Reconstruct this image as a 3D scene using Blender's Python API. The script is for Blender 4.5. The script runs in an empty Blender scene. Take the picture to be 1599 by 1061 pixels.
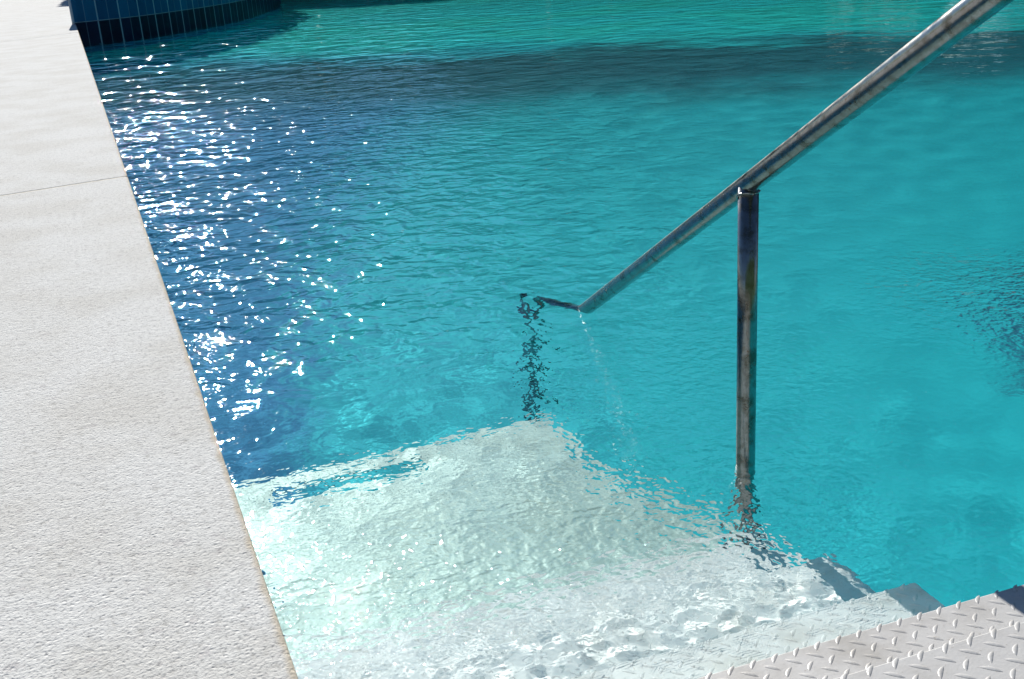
import bpy, bmesh, math, random
import numpy as np
from mathutils import Matrix, Vector
random.seed(7)
S = bpy.context.scene
col = S.collection

# ------------------------------------------------------------------ camera
CAM = Vector((-0.12553, 0.0, 0.85397))
cam_d = bpy.data.cameras.new('camera')
cam = bpy.data.objects.new('camera', cam_d)
col.objects.link(cam)
R_ = ((0.93066, -0.36075, -0.06109), (-0.17620, -0.29557, -0.93893), (0.32066, 0.88459, -0.33864))
ax, ay, az = Vector(R_[0]), -Vector(R_[1]), -Vector(R_[2])
cam.matrix_world = Matrix(((ax.x, ay.x, az.x, CAM.x), (ax.y, ay.y, az.y, CAM.y), (ax.z, ay.z, az.z, CAM.z), (0, 0, 0, 1)))
cam_d.sensor_width = 36.0
cam_d.lens = 1746.4 / 1599 * 36
cam_d.clip_start = 0.02
cam_d.clip_end = 2000
S.camera = cam

# ------------------------------------------------------------------ light
SUN_EL, SUN_AZ = math.radians(24), math.radians(2.2)      # azimuth measured from +Y towards +X
W = bpy.data.worlds.new('World'); S.world = W; W.use_nodes = True
nt = W.node_tree
bg = nt.nodes['Background']
sky = nt.nodes.new('ShaderNodeTexSky'); sky.sky_type = 'NISHITA'; sky.sun_disc = False
sky.sun_elevation = SUN_EL; sky.sun_rotation = SUN_AZ
sky.air_density = 1.0; sky.dust_density = 0.0; sky.ozone_density = 5.0
nt.links.new(sky.outputs[0], bg.inputs[0]); bg.inputs[1].default_value = 0.05
sd = bpy.data.lights.new('sun', 'SUN'); sd.energy = 5.0; sd.angle = math.radians(0.5); sd.color = (1.0, 0.975, 0.92)
sun = bpy.data.objects.new('sun', sd); col.objects.link(sun)
sdir = Vector((math.sin(SUN_AZ) * math.cos(SUN_EL), math.cos(SUN_AZ) * math.cos(SUN_EL), math.sin(SUN_EL)))
sun.rotation_euler = sdir.to_track_quat('Z', 'Y').to_euler()
sd.cycles.is_caustics_light = True
S.view_settings.view_transform = 'Standard'; S.view_settings.look = 'None'
S.view_settings.exposure = 0.70; S.view_settings.gamma = 1.0
S.cycles.use_denoising = True
S.cycles.max_bounces = 14; S.cycles.transmission_bounces = 8; S.cycles.glossy_bounces = 5; S.cycles.diffuse_bounces = 6
S.cycles.volume_bounces = 0
S.cycles.sample_clamp_indirect = 8.0
S.cycles.blur_glossy = 0.2

# ------------------------------------------------------------------ helpers
def obj(name, me, mat=None, parent=None):
    o = bpy.data.objects.new(name, me); col.objects.link(o)
    if mat is not None: me.materials.append(mat)
    if parent is not None: o.parent = parent
    return o
def from_bm(name, bm, mat=None, parent=None, smooth=False):
    me = bpy.data.meshes.new(name); bm.normal_update(); bm.to_mesh(me); bm.free()
    if smooth:
        for p in me.polygons: p.use_smooth = True
    return obj(name, me, mat, parent)
def pydata(name, v, f, mat=None, parent=None, smooth=False):
    me = bpy.data.meshes.new(name); me.from_pydata([tuple(map(float, p)) for p in v], [], f); me.update()
    if smooth:
        for p in me.polygons: p.use_smooth = True
    return obj(name, me, mat, parent)
def tag(o, label, cat, group=None):
    o['label'] = label; o['category'] = cat
    if group: o['group'] = group
def empty(name, loc, label, cat, group=None):
    o = bpy.data.objects.new(name, None); col.objects.link(o); o.location = loc
    tag(o, label, cat, group); return o
def struct(o): o['kind'] = 'structure'; return o
def box_bm(bm, x0, x1, y0, y1, z0, z1):
    v = [bm.verts.new(p) for p in ((x0,y0,z0),(x1,y0,z0),(x1,y1,z0),(x0,y1,z0),(x0,y0,z1),(x1,y0,z1),(x1,y1,z1),(x0,y1,z1))]
    for f in ((0,3,2,1),(4,5,6,7),(0,1,5,4),(1,2,6,5),(2,3,7,6),(3,0,4,7)): bm.faces.new([v[i] for i in f])
def receiver(o): o.cycles.is_caustics_receiver = True; return o

def mat(name):
    m = bpy.data.materials.new(name); m.use_nodes = True
    t = m.node_tree; b = t.nodes['Principled BSDF']
    return m, t, b
def N(t, typ, **kw):
    n = t.nodes.new(typ)
    for k, v in kw.items():
        if k in n.inputs and not hasattr(n, k): n.inputs[k].default_value = v
        else: setattr(n, k, v)
    return n
def L(t, a, b): t.links.new(a, b)
def noise(t, vec, scale, detail=4, rough=0.55, dist=0.0):
    n = t.nodes.new('ShaderNodeTexNoise'); n.inputs['Scale'].default_value = scale
    n.inputs['Detail'].default_value = detail; n.inputs['Roughness'].default_value = rough
    n.inputs['Distortion'].default_value = dist
    L(t, vec, n.inputs['Vector']); return n
def ramp(t, fac, stops):
    r = t.nodes.new('ShaderNodeValToRGB'); e = r.color_ramp.elements
    while len(e) < len(stops): e.new(0.5)
    for i, (p, c) in enumerate(stops): e[i].position = p; e[i].color = (*c, 1) if len(c) == 3 else c
    L(t, fac, r.inputs[0]); return r
def mathn(t, op, a, b=None, c=None, clamp=False):
    n = t.nodes.new('ShaderNodeMath'); n.operation = op; n.use_clamp = clamp
    for i, v in enumerate((a, b, c)):
        if v is None: continue
        if isinstance(v, (int, float)): n.inputs[i].default_value = v
        else: L(t, v, n.inputs[i])
    return n.outputs[0]
def mixc(t, fac, a, b, typ='MIX'):
    n = t.nodes.new('ShaderNodeMix'); n.data_type = 'RGBA'; n.blend_type = typ
    for s, v in ((n.inputs[0], fac), (n.inputs[6], a), (n.inputs[7], b)):
        if isinstance(v, (int, float)): s.default_value = v
        elif isinstance(v, tuple): s.default_value = (*v, 1) if len(v) == 3 else v
        else: L(t, v, s)
    return n.outputs[2]
def smooth(t, v, lo, hi):
    n = t.nodes.new('ShaderNodeMapRange'); n.interpolation_type = 'SMOOTHSTEP'
    L(t, v, n.inputs[0]); n.inputs[1].default_value = lo; n.inputs[2].default_value = hi
    return n.outputs[0]
def bump(t, h, dist, strength=1.0, normal=None):
    n = t.nodes.new('ShaderNodeBump'); n.inputs['Distance'].default_value = dist; n.inputs['Strength'].default_value = strength
    L(t, h, n.inputs['Height'])
    if normal is not None: L(t, normal, n.inputs['Normal'])
    return n.outputs[0]
def pos(t): return t.nodes.new('ShaderNodeNewGeometry').outputs['Position']

ZW = -0.299
ZF = -1.9

# ------------------------------------------------------------------ materials
def m_concrete():
    m, t, b = mat('rough pale concrete'); p = pos(t)
    big = noise(t, p, 3.0, 4); mid = noise(t, p, 60, 5, 0.65); fine = noise(t, p, 190, 4, 0.6)
    pit = t.nodes.new('ShaderNodeTexVoronoi'); pit.inputs['Scale'].default_value = 85; L(t, p, pit.inputs['Vector'])
    blo = noise(t, p, 34, 3, 0.5); 
    c = ramp(t, mid.outputs[0], [(0.28, (0.47, 0.46, 0.435)), (0.45, (0.655, 0.648, 0.625)), (0.72, (0.73, 0.722, 0.695))]).outputs[0]
    c = mixc(t, smooth(t, blo.outputs[0], 0.40, 0.30), c, (0.58, 0.565, 0.55))
    c = mixc(t, smooth(t, big.outputs[0], 0.35, 0.7), c, (0.90, 0.885, 0.86), 'MULTIPLY')
    spk = ramp(t, fine.outputs[0], [(0.33, (0.45, 0.45, 0.47)), (0.46, (1, 1, 1))]).outputs[0]
    c = mixc(t, 0.8, c, spk, 'MULTIPLY')
    # yellowish water mark along the worn pool-side edge
    s = t.nodes.new('ShaderNodeSeparateXYZ'); L(t, p, s.inputs[0])
    wob = noise(t, p, 22, 3)
    e = smooth(t, mathn(t, 'ADD', s.outputs[0], mathn(t, 'MULTIPLY', wob.outputs[0], 0.02)), -0.004, 0.008)
    c = mixc(t, mathn(t, 'MULTIPLY', e, 0.7), c, (0.50, 0.42, 0.30))
    L(t, c, b.inputs['Base Color']); b.inputs['Roughness'].default_value = 1.0; b.inputs['Specular IOR Level'].default_value = 0.1
    h = mathn(t, 'ADD', mathn(t, 'MULTIPLY', mid.outputs[0], 0.6), mathn(t, 'MULTIPLY', fine.outputs[0], 0.5))
    h = mathn(t, 'SUBTRACT', h, mathn(t, 'MULTIPLY', smooth(t, pit.outputs['Distance'], 0.35, 0.05), 0.18))
    L(t, bump(t, h, 0.0035, 1.0), b.inputs['Normal'])
    return m
def m_floor():
    m, t, b = mat('painted pool floor'); p = pos(t)
    s = t.nodes.new('ShaderNodeSeparateXYZ'); L(t, p, s.inputs[0]); X, Y = s.outputs[0], s.outputs[1]
    n1 = noise(t, p, 0.9, 3); n2 = noise(t, p, 3.5, 4); n3 = noise(t, p, 0.35, 2)
    teal = ramp(t, n1.outputs[0], [(0.3, (0.0001, 0.57, 0.62)), (0.5, (0.0001, 0.585, 0.645)), (0.72, (0.0001, 0.59, 0.63))]).outputs[0]
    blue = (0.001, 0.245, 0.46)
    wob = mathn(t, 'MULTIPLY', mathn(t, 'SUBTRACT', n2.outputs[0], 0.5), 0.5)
    # blue shade beside the left wall painted into the floor, spreading with distance
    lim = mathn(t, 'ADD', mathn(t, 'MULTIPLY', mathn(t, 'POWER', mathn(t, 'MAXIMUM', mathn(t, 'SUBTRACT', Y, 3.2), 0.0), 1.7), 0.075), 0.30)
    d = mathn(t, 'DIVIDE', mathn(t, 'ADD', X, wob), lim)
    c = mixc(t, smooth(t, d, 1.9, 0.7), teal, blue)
    # far dark band, shade painted into the floor colour
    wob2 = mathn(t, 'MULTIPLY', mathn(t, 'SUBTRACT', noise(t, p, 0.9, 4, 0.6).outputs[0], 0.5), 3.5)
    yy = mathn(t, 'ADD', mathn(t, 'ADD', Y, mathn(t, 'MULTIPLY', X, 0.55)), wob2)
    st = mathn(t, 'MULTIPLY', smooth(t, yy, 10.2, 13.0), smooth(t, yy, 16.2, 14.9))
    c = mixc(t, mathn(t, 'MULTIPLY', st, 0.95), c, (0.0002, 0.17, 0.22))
    far = smooth(t, yy, 14.5, 18)  # far floor lightened in its colour to offset shade and surface reflection
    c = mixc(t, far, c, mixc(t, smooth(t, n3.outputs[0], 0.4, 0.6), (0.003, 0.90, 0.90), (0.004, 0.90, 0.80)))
    # dark patch near the right edge, a reflection painted into the floor
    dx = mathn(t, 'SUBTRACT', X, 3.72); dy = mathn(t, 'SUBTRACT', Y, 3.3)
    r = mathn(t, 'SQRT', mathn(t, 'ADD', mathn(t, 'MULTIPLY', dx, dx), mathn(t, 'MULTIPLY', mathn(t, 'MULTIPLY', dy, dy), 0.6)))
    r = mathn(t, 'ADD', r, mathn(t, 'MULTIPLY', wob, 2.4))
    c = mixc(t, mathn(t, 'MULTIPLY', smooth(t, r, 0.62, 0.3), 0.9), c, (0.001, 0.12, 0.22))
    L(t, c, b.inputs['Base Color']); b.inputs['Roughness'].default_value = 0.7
    return m
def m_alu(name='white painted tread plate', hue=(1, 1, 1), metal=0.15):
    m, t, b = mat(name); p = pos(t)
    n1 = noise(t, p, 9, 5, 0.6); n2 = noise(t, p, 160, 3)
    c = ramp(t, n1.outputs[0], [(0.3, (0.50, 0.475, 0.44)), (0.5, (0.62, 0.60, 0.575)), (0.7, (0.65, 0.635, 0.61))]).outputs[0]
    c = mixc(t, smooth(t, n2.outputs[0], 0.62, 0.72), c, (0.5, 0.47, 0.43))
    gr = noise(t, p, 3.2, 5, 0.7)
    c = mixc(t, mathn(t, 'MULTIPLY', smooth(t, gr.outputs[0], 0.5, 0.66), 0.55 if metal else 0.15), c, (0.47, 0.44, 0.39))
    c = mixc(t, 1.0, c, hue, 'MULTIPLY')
    L(t, c, b.inputs['Base Color']); b.inputs['Roughness'].default_value = 0.42; b.inputs['Metallic'].default_value = metal
    L(t, bump(t, n2.outputs[0], 0.0006, 0.5), b.inputs['Normal'])
    return m
def m_steel():
    m, t, b = mat('stained stainless steel'); p = pos(t)
    n1 = noise(t, p, 26, 5, 0.65); n2 = noise(t, p, 130, 3, 0.6); n3 = noise(t, p, 5, 3)
    c = ramp(t, n1.outputs[0], [(0.35, (0.13, 0.12, 0.10)), (0.55, (0.29, 0.29, 0.29)), (0.75, (0.19, 0.17, 0.135))]).outputs[0]
    rust = mathn(t, 'MULTIPLY', smooth(t, n2.outputs[0], 0.58, 0.68), smooth(t, n3.outputs[0], 0.48, 0.6))
    c = mixc(t, rust, c, (0.20, 0.10, 0.05))
    L(t, c, b.inputs['Base Color']); b.inputs['Metallic'].default_value = 1.0
    L(t, ramp(t, n1.outputs[0], [(0.35, (0.30,) * 3), (0.7, (0.13,) * 3)]).outputs[0], b.inputs['Roughness'])
    L(t, bump(t, n2.outputs[0], 0.0005, 0.35), b.inputs['Normal'])
    return m
def m_tile(name, base, dark, pitch, rows):
    m, t, b = mat(name)
    uv = t.nodes.new('ShaderNodeUVMap'); uv.uv_map = 'UVMap'
    s = t.nodes.new('ShaderNodeSeparateXYZ'); L(t, uv.outputs[0], s.inputs[0]); U = s.outputs[0]
    def line(pit, w, off=0.0):
        f = mathn(t, 'FRACT', mathn(t, 'DIVIDE', mathn(t, 'ADD', U, off), pit))
        return mathn(t, 'LESS_THAN', f, w / pit)
    a = line(pitch * 2, 0.022); a2 = line(pitch, 0.014)
    cell = mathn(t, 'FLOOR', mathn(t, 'DIVIDE', U, pitch))
    wn = t.nodes.new('ShaderNodeTexWhiteNoise'); wn.noise_dimensions = '1D'; L(t, cell, wn.inputs['W'])
    c = mixc(t, wn.outputs['Value'], base, dark)
    c = mixc(t, mathn(t, 'MULTIPLY', a2, 0.35), c, (0.22, 0.28, 0.36))
    c = mixc(t, mathn(t, 'MULTIPLY', a, 0.75), c, (0.32, 0.38, 0.46))
    L(t, c, b.inputs['Base Color']); b.inputs['Roughness'].default_value = 0.5; b.inputs['Specular IOR Level'].default_value = 0.15
    return m
def m_plain(name, c, r=0.8, sc=6.0, var=0.25):
    m, t, b = mat(name); n = noise(t, pos(t), sc, 4)
    k = tuple(v * (1 - var) for v in c); h = tuple(min(1, v * (1 + var)) for v in c)
    L(t, ramp(t, n.outputs[0], [(0.3, k), (0.7, h)]).outputs[0], b.inputs['Base Color']); b.inputs['Roughness'].default_value = r
    return m
def m_water():
    m = bpy.data.materials.new('pool water'); m.use_nodes = True; t = m.node_tree; t.nodes.clear()
    out = t.nodes.new('ShaderNodeOutputMaterial')
    g = t.nodes.new('ShaderNodeBsdfGlass'); g.inputs['IOR'].default_value = 1.333; g.inputs['Roughness'].default_value = 0.02
    g.inputs['Color'].default_value = (0.94, 0.99, 1.0, 1)
    p = pos(t)
    n0 = noise(t, p, 2.6, 2, 0.5, 0.3); n1 = noise(t, p, 9, 2, 0.5, 0.3); n2 = noise(t, p, 26, 2, 0.5, 0.2); n3 = noise(t, p, 52, 1)
    def A(nm):
        a = t.nodes.new('ShaderNodeAttribute'); a.attribute_name = nm; return a.outputs['Fac']
    h0 = mathn(t, 'MULTIPLY', mathn(t, 'MULTIPLY', n0.outputs[0], 1.6), A('swell'))
    h1 = mathn(t, 'MULTIPLY', mathn(t, 'MULTIPLY', n1.outputs[0], 0.8), A('chop'))
    h2 = mathn(t, 'MULTIPLY', mathn(t, 'ADD', mathn(t, 'MULTIPLY', n2.outputs[0], 0.35), mathn(t, 'MULTIPLY', n3.outputs[0], 0.10)), A('fine'))
    h = mathn(t, 'ADD', mathn(t, 'ADD', h0, h1), h2)
    nb = bump(t, h, 0.05, 1.0)
    L(t, nb, g.inputs['Normal']); L(t, g.outputs[0], out.inputs['Surface'])
    return m

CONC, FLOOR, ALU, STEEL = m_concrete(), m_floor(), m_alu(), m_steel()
WHITE = m_alu('caustic whitened tread plate', (1.62, 1.62, 1.60), 0.0)  # submerged treads whitened in colour in place of focused caustic light
AQUA = m_alu('pale aqua water tint tread plate', (0.72, 0.97, 0.92))  # depth tint of the water painted into the lower treads
JOINT = m_plain('joint mortar', (0.52, 0.47, 0.38), 0.9, 40)
WATER = m_water()
WALLT = m_plain('blue wall tiles', (0.05, 0.22, 0.42), 0.4, 3)

# ------------------------------------------------------------------ water: one closed body with a waved top
def spaced(a, b, fine, until, g):
    v = [a]; d = fine
    while v[-1] < b:
        if v[-1] > until: d *= g
        v.append(v[-1] + d)
    v[-1] = b
    return np.array(v)
YF = 34.0; XR = 15.0
xs = spaced(-0.02, XR, 0.0062, 1.55, 1.02)
ys = np.concatenate([np.arange(-1.2, 1.2, 0.02), spaced(1.2, YF, 0.0062, 2.5, 1.012)])
XX, YY = np.meshgrid(xs, ys)
rng = np.random.default_rng(11)
def waves(n, l0, l1, mean, spread, slope, warp=0.0):
    z = np.zeros_like(XX); tot = 0
    for i in range(n):
        lam = math.exp(rng.uniform(math.log(l0), math.log(l1))); k = 2 * math.pi / lam
        a = mean + rng.normal() * spread; ph = rng.uniform(0, 6.28)
        z += np.sin(k * (XX * math.cos(a) + YY * math.sin(a)) + ph + 0.9 * np.sin(XX * rng.uniform(.6, 1.6) + YY * rng.uniform(.6, 1.6) + ph)) / k
    return z * slope * math.sqrt(2.0 / n)
def sst(v, lo, hi):
    t = np.clip((v - lo) / (hi - lo), 0, 1); return t * t * (3 - 2 * t)
near = (1 - sst(YY, 1.9, 3.0)) * (1 - sst(XX, 1.2, 1.6))
veryn = (1 - sst(YY, 1.5, 2.35)) * (1 - sst(XX, 1.1, 1.4))
left = (1 - sst(XX - 0.30 * np.maximum(YY - 3, 0), 0.1, 3.8)) ** 1.8 * sst(YY, 2.3, 3.6)
farw = sst(YY + XX * 0.5, 7.5, 13)
entry = np.exp(-(((XX - 1.33) / .35) ** 2 + ((YY - 2.6) / .45) ** 2))
ring = np.exp(-(((XX - 2.5) / .36) ** 2 + ((YY - 2.5) / .45) ** 2))
fadeg = 1 - sst(YY, 9, 16)
Z = waves(26, 0.22, 0.9, 1.9, 0.8, 1.0) * (0.0022 + 0.008 * farw + 0.005 * left)
Z += waves(30, 0.07, 0.2, 1.8, 1.2, 1.0) * (0.0005 + 0.006 * near + 0.004 * left + 0.006 * ring) * fadeg
Z += waves(46, 0.035, 0.09, 1.5, 1.6, 1.0) * (0.0001 + 0.004 * near + 0.024 * veryn * (0.2 + 0.7 * sst(YY, 1.4, 1.6))) * (1 - sst(YY, 4.5, 7)) * (1 - sst(XX, 3.0, 5.0))
mid = sst(YY, 2.0, 3.5)
swell = 0.03 + 0.46 * left + 0.38 * farw
chop = 0.018 + (0.78 * left + 0.02 * mid * (1 - sst(XX, 0.8, 3.0))) * (1 - sst(YY, 8, 13)) + 0.10 * farw + 0.05 * near + 0.45 * ring + 0.12 * entry
fine = (0.04 + 0.06 * near + (0.03 + 0.62 * sst(YY, 1.42, 1.75) * (1 - 0.6 * sst(XX, 0.85, 1.1))) * veryn + 0.9 * ring + 0.35 * entry) * (1 - sst(YY, 3.0, 6.0)) + 0.02
ny, nx = XX.shape
Vt = np.stack([XX, YY, Z + ZW], -1).reshape(-1, 3)
ii = np.arange(nx * ny).reshape(ny, nx)
Ft = np.stack([ii[:-1, :-1], ii[:-1, 1:], ii[1:, 1:], ii[1:, :-1]], -1).reshape(-1, 4)
rim = np.concatenate([ii[0, :], ii[1:, -1], ii[-1, -2::-1], ii[-2:0:-1, 0]])
lowv = Vt[rim].copy(); lowv[:, 2] = ZF - 0.15
base = len(Vt); nr = len(rim)
Vall = np.concatenate([Vt, lowv])
side = [(int(rim[(k + 1) % nr]), int(rim[k]), base + k, base + (k + 1) % nr) for k in range(nr)]
me = bpy.data.meshes.new('water')
me.from_pydata(Vall.tolist(), [], Ft.tolist() + side + [tuple(range(base + nr - 1, base - 1, -1))])
me.update()
sm = np.zeros(len(me.polygons), bool); sm[:len(Ft)] = True
me.polygons.foreach_set('use_smooth', sm)
for nm, ar in (('swell', swell), ('chop', chop), ('fine', fine)):
    atr = me.attributes.new(nm, 'FLOAT', 'POINT')
    atr.data.foreach_set('value', np.concatenate([ar.reshape(-1), np.zeros(nr)]).astype(np.float32))
water = struct(obj('water', me, WATER))
water.cycles.is_caustics_caster = True

# ------------------------------------------------------------------ pool shell and ground
bm = bmesh.new(); box_bm(bm, -0.03, XR + 0.05, -1.3, YF + 0.1, ZF - 0.1, ZF)
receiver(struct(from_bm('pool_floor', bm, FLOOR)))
bm = bmesh.new(); box_bm(bm, -0.35, -0.012, -1.3, YF + .1, ZF - 0.1, -0.085)
pw = receiver(from_bm('pool_wall', bm, WALLT)); tag(pw, 'blue tiled pool side wall hidden under the pale concrete coping', 'wall')
GR = m_plain('lawn around the pool', (0.055, 0.085, 0.03), 0.9, 2)
bm = bmesh.new()
G = 400
for (x0, x1, y0, y1) in ((-G, -4.01, -G, G), (XR, G, -G, G), (0.0, XR, YF, G), (-4.01, 0.0, 60.0, G), (-4.01, XR, -G, -1.25)):
    v = [bm.verts.new(p) for p in ((x0, y0, -0.02), (x1, y0, -0.02), (x1, y1, -0.02), (x0, y1, -0.02))]; bm.faces.new(v)
for (x0, y0, x1, y1) in ((XR, -1.25, XR, YF), (XR, YF, -0.02, YF), (-0.02, -1.25, XR, -1.25)):
    v = [bm.verts.new(p) for p in ((x0, y0, -0.02), (x1, y1, -0.02), (x1, y1, ZF - .1), (x0, y0, ZF - .1))]; bm.faces.new(v)
struct(from_bm('ground', bm, GR))

# coping slabs, split at the two joints seen in the photo
J1 = ((0.0, 4.983), (-4.0, 4.23)); J2 = ((-0.0, 16.537), (-4.0, 13.5)); J0 = ((0.0, -1.6), (-4.0, -1.6)); J3 = ((0.0, 60.0), (-4.0, 60.0))
def slab(ja, jb, label, g0=0.006, g=0.011):
    (xa, ya), (xb, yb) = ja; (xc, yc), (xd, yd) = jb
    bm = bmesh.new()
    pts = [(xa, ya + g0), (xc, yc - g), (xd, yd - g), (xb, yb + g0)]
    lo = [bm.verts.new((x, y, -0.08)) for x, y in pts]; hi = [bm.verts.new((x, y, 0.0)) for x, y in pts]
    bm.faces.new(lo); bm.faces.new(hi[::-1])
    for i in range(4): bm.faces.new([lo[i], hi[i], hi[(i + 1) % 4], lo[(i + 1) % 4]][::-1])
    bmesh.ops.recalc_face_normals(bm, faces=bm.faces)
    bmesh.ops.bevel(bm, geom=[e for e in bm.edges], offset=0.005, segments=3, profile=0.5, affect='EDGES')
    o = from_bm('coping_slab', bm, CONC, smooth=False); tag(o, label, 'coping slab', 'pale concrete slabs along the pool edge')
    return o
slab(J0, J1, 'nearest and longest pale rough concrete slab, its worn edge running down to the bottom of the photo')
slab(J1, J2, 'middle pale concrete edge slab, between the two cross joints')
slab(J2, J3, 'farthest pale concrete edge slab, beyond the second joint and beside the curved tiled wall')
bm = bmesh.new(); box_bm(bm, -3.99, -0.008, -1.5, 59.9, -0.075, -0.0015)
struct(from_bm('paving_joint', bm, JOINT))

# ------------------------------------------------------------------ curved tiled wall, far left
wp = [(-0.035, 18.785), (0.02, 18.79), (0.1, 18.81), (0.46, 18.95), (0.88, 19.20), (1.25, 19.56), (1.60, 19.98), (1.95, 20.44), (2.30, 20.96), (2.79, 21.85), (3.25, 22.9), (3.72, 24.14), (4.1, 25.3), (4.45, 26.6), (4.70, 28.0), (4.75, 29.6), (4.6, 31.2), (4.2, 33.0)]
def catmull(P, n):
    out = []
    Q = [P[0]] + P + [P[-1]]
    for i in range(1, len(Q) - 2):
        p0, p1, p2, p3 = (np.array(q) for q in Q[i - 1:i + 3])
        for k in range(n):
            s = k / n; out.append(0.5 * ((2 * p1) + (-p0 + p2) * s + (2 * p0 - 5 * p1 + 4 * p2 - p3) * s * s + (-p0 + 3 * p1 - 3 * p2 + p3) * s ** 3))
    out.append(np.array(P[-1])); return out
cw = catmull(wp, 6)
def ribbon(name, z0, z1, off, material, parent, back=None):
    tp = []
    for i in range(len(cw)):
        d = cw[min(i + 1, len(cw) - 1)] - cw[max(i - 1, 0)]; d = d / np.linalg.norm(d); tp.append(np.array([d[1], -d[0]]))
    bm = bmesh.new(); uvl = bm.loops.layers.uv.new('UVMap'); s = 0; S_ = [0]
    for i in range(1, len(cw)): s += float(np.linalg.norm(cw[i] - cw[i - 1])); S_.append(s)
    bk = 0.25
    rings = []
    for i, p in enumerate(cw):
        a = p + tp[i] * off; b = p - tp[i] * bk
        rings.append([bm.verts.new((a[0], a[1], z0)), bm.verts.new((a[0], a[1], z1)), bm.verts.new((b[0], b[1], z1)), bm.verts.new((b[0], b[1], z0))])
    for i in range(len(cw) - 1):
        for k in range(4):
            q = [(i, k), (i + 1, k), (i + 1, (k + 1) % 4), (i, (k + 1) % 4)]
            f = bm.faces.new([rings[a][b] for a, b in q])
            for l, (a, b) in zip(f.loops, q): l[uvl].uv = (S_[a], 0 if b in (0, 3) else 1)
    for f in (bm.faces.new(rings[0][::-1]), bm.faces.new(rings[-1])):
        for l in f.loops: l[uvl].uv = (0.09, 0)
    bmesh.ops.recalc_face_normals(bm, faces=bm.faces)
    return from_bm(name, bm, material, parent)
cwr = empty('curved_wall', (1.6, 20.2, ZW), 'curved raised wall of upright blue tiles above a navy band at the waterline', 'wall')
iv = Matrix.Translation(-Vector(cwr.location))
TB = m_tile('mid blue upright tiles', (0.005, 0.095, 0.205), (0.003, 0.060, 0.150), 0.185, 1)
TD = m_tile('navy waterline tiles', (0.004, 0.009, 0.040), (0.002, 0.004, 0.020), 0.185, 1)
GRT = m_plain('grout', (0.16, 0.20, 0.26), 0.8)
for nm, z0, z1, off, mm in (('tile_field', ZW + 0.335, 0.75, 0.0, TB), ('navy_tile_band', -0.8, ZW + 0.322, 0.0, TD), ('grout_line', ZW + 0.322, ZW + 0.335, 0.002, GRT), ('footing', ZF, -0.8, 0.0, WALLT)):
    o = ribbon(nm, z0, z1, off, mm, cwr); o.data.transform(iv)

# ------------------------------------------------------------------ pool steps of tread plate
RISE, GO = 0.167, 0.264
steps = empty('pool_steps', (1.14, 0.905, 0.0), 'white diamond plate metal steps leading down into the water beside the concrete edge', 'steps')
steps.rotation_euler.z = -0.030
WID = 1.145
LS = 0.0258
def lug(bm, cx, cy, ang, n=7, H=0.0013, Wd=0.0030):
    # pointed raised tear, flat base ring and a bowed ridge
    ca, sa = math.cos(ang), math.sin(ang); Lh = 0.0132
    up, dn, rd = [], [], []
    for i in range(n):
        s = -1 + 2 * i / (n - 1); w = Wd * (1 - s * s) ** 0.8; bow = 0.0022 * (1 - s * s)
        def P(x, y, z): return bm.verts.new((cx + x * ca - y * sa, cy + x * sa + y * ca, z))
        x = s * Lh
        if i in (0, n - 1):
            v = P(x, 0, 0.0002); up.append(v); dn.append(v); rd.append(v)
        else:
            up.append(P(x, bow + w, 0.0002)); dn.append(P(x, bow - w, 0.0002)); rd.append(P(x, bow, H * (1 - s * s) ** 0.5))
    for i in range(n - 1):
        for A, B in ((up, rd), (rd, dn)):
            vs = []
            for v in (A[i], B[i], B[i + 1], A[i + 1]):
                if v not in vs: vs.append(v)
            if len(vs) >= 3:
                f = bm.faces.new(vs); f.smooth = True
def tread(k, depth, slot=None):
    bm = bmesh.new(); th = 0.034 if k < 8 else 0.012
    # local: x -WID..0, y front 0 back -depth, z top 0
    if slot:
        a, b_, c_, d_ = slot
        box_bm(bm, -WID, a, -depth, 0, -th, 0); box_bm(bm, b_, 0, -depth, 0, -th, 0)
        box_bm(bm, a, b_, -depth, c_, -th, 0); box_bm(bm, a, b_, d_, 0, -th, 0)
        bmesh.ops.remove_doubles(bm, verts=bm.verts, dist=1e-5)
        kill = [f for f in bm.faces if sum(1 for g in bm.faces if g is not f and (g.calc_center_median() - f.calc_center_median()).length < 1e-4)]
        bmesh.ops.delete(bm, geom=kill, context='FACES_ONLY')
    else:
        box_bm(bm, -WID, 0, -depth, 0, -th, 0)
        bmesh.ops.bevel(bm, geom=list(bm.edges), offset=0.002, segments=2, profile=0.5, affect='EDGES')
    bmesh.ops.recalc_face_normals(bm, faces=bm.faces)
    for f in bm.faces: f.smooth = False
    d = LS
    # square lattice turned 45 degrees, alternate lugs at right angles
    e = d / math.sqrt(2); nx_ = int(WID / (2 * e)) + 2; ny_ = int(depth / e) + 2
    offx = 0.007
    for j in range(ny_):
        y = -0.006 - j * e
        for i in range(nx_):
            x = offx - i * 2 * e - (e if j % 2 else 0)
            if x > -0.004 or x < -WID + 0.004 or y < -depth + .004: continue
            if slot and slot[0] - .012 < x < slot[1] + .012 and slot[2] - .012 < y < slot[3] + .012: continue
            # rows alternate H,V: colour by lattice parity
            par = (j + 1) % 2
            lug(bm, x, y, math.radians(-45 if par == 0 else 45), 7, 0.0014 if k < 2 else 0.0024, 0.0030 if k < 2 and par else 0.0038)
    me_ = bpy.data.meshes.new('tread'); bm.to_mesh(me_); bm.free()
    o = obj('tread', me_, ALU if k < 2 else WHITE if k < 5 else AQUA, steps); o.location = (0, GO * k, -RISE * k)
    receiver(o)
    return o
tread(0, 0.55)
for k in range(1, 8): tread(k, GO + 0.035)
tread(8, 0.30 + 0.33, (-0.99, -0.50, -0.16, -0.085))
steps_last = steps.children[-1]
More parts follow.
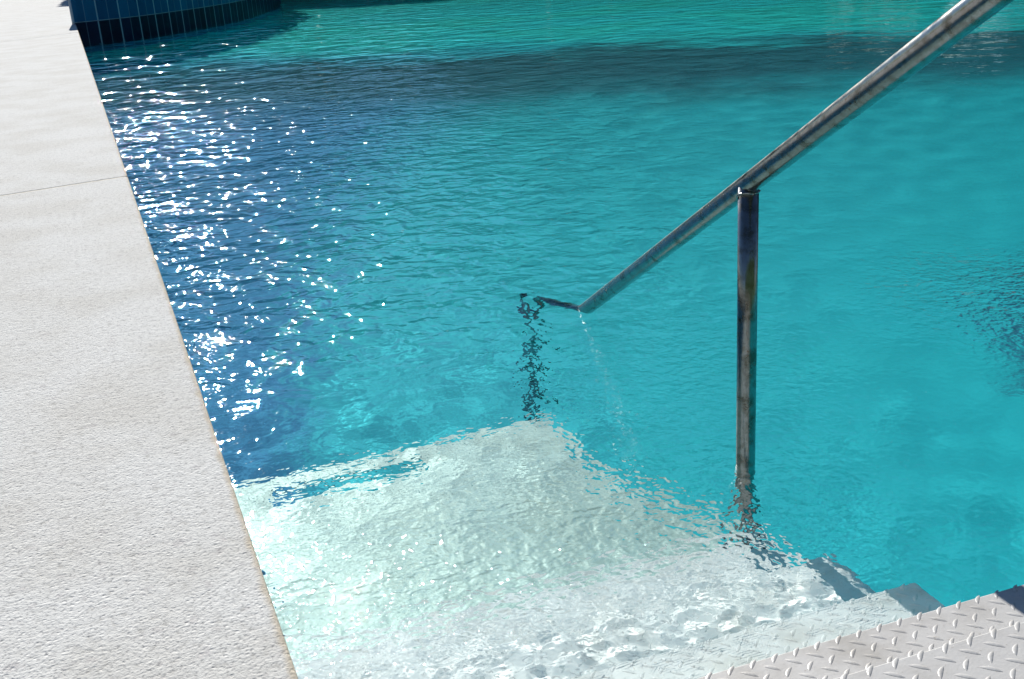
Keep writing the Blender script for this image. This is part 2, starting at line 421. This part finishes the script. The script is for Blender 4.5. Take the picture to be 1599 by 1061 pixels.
steps_last.location.y += 0.33
for xo in (-0.10, -WID + 0.10):
    bm = bmesh.new(); w = 0.008
    sl = RISE / GO; pr_ = [(-0.45, -0.34), (-0.45, -0.05), (-0.27, -0.05), (GO * 8 + .2, -0.05 - sl * (GO * 8 + .47)), (GO * 8 + .2, -0.32 - sl * (GO * 8 + .47)), (-0.27, -0.34)]
    A = [bm.verts.new((xo - w, y, z)) for y, z in pr_]; B = [bm.verts.new((xo + w, y, z)) for y, z in pr_]
    bm.faces.new(A); bm.faces.new(B[::-1])
    for i in range(len(pr_)): bm.faces.new([A[i], B[i], B[(i + 1) % len(pr_)], A[(i + 1) % len(pr_)]])
    bmesh.ops.recalc_face_normals(bm, faces=bm.faces)
    receiver(from_bm('stringer', bm, ALU, steps))
for yy, zt in ((GO * 8 + 0.15, -RISE * 8 - .35), (-0.35, -.30)):
    for xo in (-0.10, -WID + 0.10):
        bm = bmesh.new(); box_bm(bm, xo - .03, xo + .03, yy - .03, yy + .03, ZF + .002, zt + .1); receiver(from_bm('leg', bm, ALU, steps))

# ------------------------------------------------------------------ handrail
RAD = 0.0219
def tube_path(P, r, seg=28):
    P = [Vector(p) for p in P]; vs, fs = [], []
    up = Vector((1, 0, 0))
    for i, p in enumerate(P):
        d = (P[min(i + 1, len(P) - 1)] - P[max(i - 1, 0)]).normalized()
        n = (up - d * up.dot(d)).normalized(); b = d.cross(n)
        for k in range(seg):
            a = 2 * math.pi * k / seg; vs.append(p + (n * math.cos(a) + b * math.sin(a)) * r)
    for i in range(len(P) - 1):
        for k in range(seg):
            a, b_ = i * seg + k, i * seg + (k + 1) % seg; fs.append((a, b_, b_ + seg, a + seg))
    fs.append(tuple(range(seg))[::-1]); fs.append(tuple(range((len(P) - 1) * seg, len(P) * seg)))
    return vs, fs
T = Vector((1.262, 1.479, 0.711)); Lw = Vector((1.2799, 3.1576, -0.299)); D = (Lw - T)
J0_ = T + D * 0.4215; Jn = CAM + (J0_ - CAM) * 0.90
# straight line from the water entry through the post head, cut by the sight line of the upper end
u_ = (Jn - Lw).normalized(); v_ = (T - CAM).normalized(); w_ = Lw - CAM
a_, b_, c_, d_, e_ = 1.0, u_.dot(v_), 1.0, u_.dot(w_), v_.dot(w_)
T = Lw + u_ * ((b_ * e_ - c_ * d_) / (a_ * c_ - b_ * b_)); D = Lw - T; print('rail top', T, 'post', Jn)
rail = empty('handrail', (Jn.x, Jn.y, ZF), 'stained stainless steel handrail sloping down into the pool on one upright post', 'handrail')
inv = Matrix.Translation(-Vector(rail.location))
def bend(p0, p1, p2, r, n=8):
    a = p1 + (p0 - p1).normalized() * r; b = p1 + (p2 - p1).normalized() * r
    return [a * (1 - s) ** 2 + p1 * 2 * s * (1 - s) + b * s * s for s in [i / n for i in range(n + 1)]]
Pt = T - D * 0.36; Pe = Vector((1.285, 3.68, -0.612)); Lu = Lw + (Pe - Lw) * 0.04; Pb = Vector((Pe.x, Pe.y + .02, ZF))
def part(name, P, r, seg=28):
    vs, fs = tube_path(P, r, seg)
    o = pydata(name, vs, fs, STEEL, rail, True); o.data.transform(inv); receiver(o); return o
Pdeck = Vector((Pt.x, Pt.y - 0.35, Pt.z + 0.02)); Pground = Vector((Pt.x, Pt.y - 0.37, -RISE * 0 - 0.9))
part('top_rail', [Pdeck] + bend(Pdeck, Pt, T, 0.08) + [T, T + D * .25, T + D * .5, T + D * .75, Lw, Lu] + bend(Lu, Pe, Pb, 0.07) + [Pb], RAD)
part('post', [Jn - Vector((0, 0, 0.004)), Jn - Vector((0, 0, .3)), Jn - Vector((0, 0, .8)), Vector((Jn.x, Jn.y, ZF))], RAD * 0.985)
wb = (T - Lw).normalized()
bead = []
for i in range(25):
    a = 2 * math.pi * i / 24; q = Vector((math.cos(a) * RAD * 1.02, math.sin(a) * RAD * 1.02, 0))
    bead.append(Jn + Vector((q.x, q.y, q.y * wb.z / wb.y - 0.030 + 0.010 * abs(math.cos(a)))))
part('weld', bead, 0.0028, 8)
bm = bmesh.new()
box_bm(bm, 1.0, Jn.x + .04, Jn.y - .035, Jn.y + .035, -1.12, -1.108)
o = from_bm('bracket', bm, STEEL, rail); o.data.transform(inv); receiver(o)

# ------------------------------------------------------------------ unseen hedges, added to block sky from water and post reflections
UNSEEN_HEDGE = m_plain('unseen hedge leaves', (0.03, 0.075, 0.03), 0.6, 2.0, 0.4)
rh = random.Random(5); vs, fs = [], []
for _ in range(17000):
    x = rh.uniform(0.2, 27); z = rh.uniform(-.02, 4.6 + .3 * math.sin(x)); y = 38 + rh.uniform(-.7, .9)
    c = Vector((x, y, z)); a = Vector((rh.gauss(0, 1), rh.gauss(0, .6), rh.gauss(0, 1))).normalized() * .2; b = a.cross(Vector((rh.gauss(0, .5), 1, rh.gauss(0, .5)))).normalized() * .12
    n = len(vs); vs += [c - a, c + b, c + a, c - b]; fs.append((n, n + 1, n + 2, n + 3))
hd = pydata('hedge', vs, fs, UNSEEN_HEDGE); tag(hd, 'long unseen dark green hedge added to keep sky out of the far water reflection', 'hedge')  # hedge object is an added unseen sky blocker
h2 = hd.copy(); col.objects.link(h2); h2.location = (-14, -46, 0); tag(h2, 'unseen dark hedge added behind the viewer to darken the upright steel post', 'hedge')

# ------------------------------------------------------------------ unseen trees beyond the pool, added so their reflections darken the water
UNSEEN_LEAF = m_plain('unseen tree foliage', (0.035, 0.075, 0.022), 0.6, 1.2, 0.5); UNSEEN_BARK = m_plain('unseen tree bark', (0.09, 0.065, 0.045), 0.9, 5)
def unseen_crown_mesh(seed, R=3.6, H=7.5):
    r = random.Random(seed); vs, fs = [], []
    blobs = [(r.uniform(-R * .6, R * .6), r.uniform(-R * .5, R * .5), r.uniform(-.5, H * .75), r.uniform(1.1, 2.1)) for _ in range(22)]
    for (bx, by, bz, br) in blobs:
        for _ in range(330):
            d = Vector((r.gauss(0, 1), r.gauss(0, 1), r.gauss(0, 1))).normalized() * br * r.uniform(.6, 1.08); c = Vector((bx, by, bz)) + d
            a = Vector((r.gauss(0, 1), r.gauss(0, 1), r.gauss(0, .6))).normalized() * r.uniform(.12, .26); b = a.cross(Vector((r.gauss(0, 1), r.gauss(0, 1), r.gauss(0, 1)))).normalized() * .11
            n = len(vs); vs += [c - a, c + b, c + a, c - b]; fs.append((n, n + 1, n + 2, n + 3))
    return vs, fs
protos = []
for s in range(3):
    vs, fs = unseen_crown_mesh(s + 3); me_ = bpy.data.meshes.new('crown'); me_.from_pydata([tuple(v) for v in vs], [], fs); me_.materials.append(UNSEEN_LEAF); protos.append(me_)
tk = bpy.data.meshes.new('trunk'); vs, fs = tube_path([(0, 0, 0), (.1, 0, 1.5), (0, .1, 3.2), (.1, 0, 6)], .2, 10); tk.from_pydata([tuple(v) for v in vs], [], fs); tk.materials.append(UNSEEN_BARK)
UNSEEN_TREES = [(3.5, 45, .8), (8, 44, .75), (13, 43, .8), (18, 42, 1.7), (21.5, 38, 2.1), (23.5, 33, 2.1), (24, 28, 2.0), (23, 22.5, 1.8), (21.5, 17.5, 1.6), (20.5, 13, 1.4), (20, 8, 1.3)]
ORD = ['second', 'third', 'fourth', 'fifth']
TL = ['leftmost'] + [o + ' from the left' for o in ORD] + ['middle one'] + [o + ' from the right' for o in ORD[::-1]] + ['rightmost']
for i, (x, y, sc) in enumerate(UNSEEN_TREES):
    e = empty('unseen_tree', (x, y, -0.02), 'unseen leafy tree added to darken the water reflection, %s beyond the pool' % TL[i], 'tree', 'unseen trees beyond the pool')
    e.rotation_euler.z = random.uniform(0, 6.28); e.scale = (sc,) * 3
    obj('crown', protos[i % 3], None, e).location.z = 1.8; obj('trunk', tk, None, e)
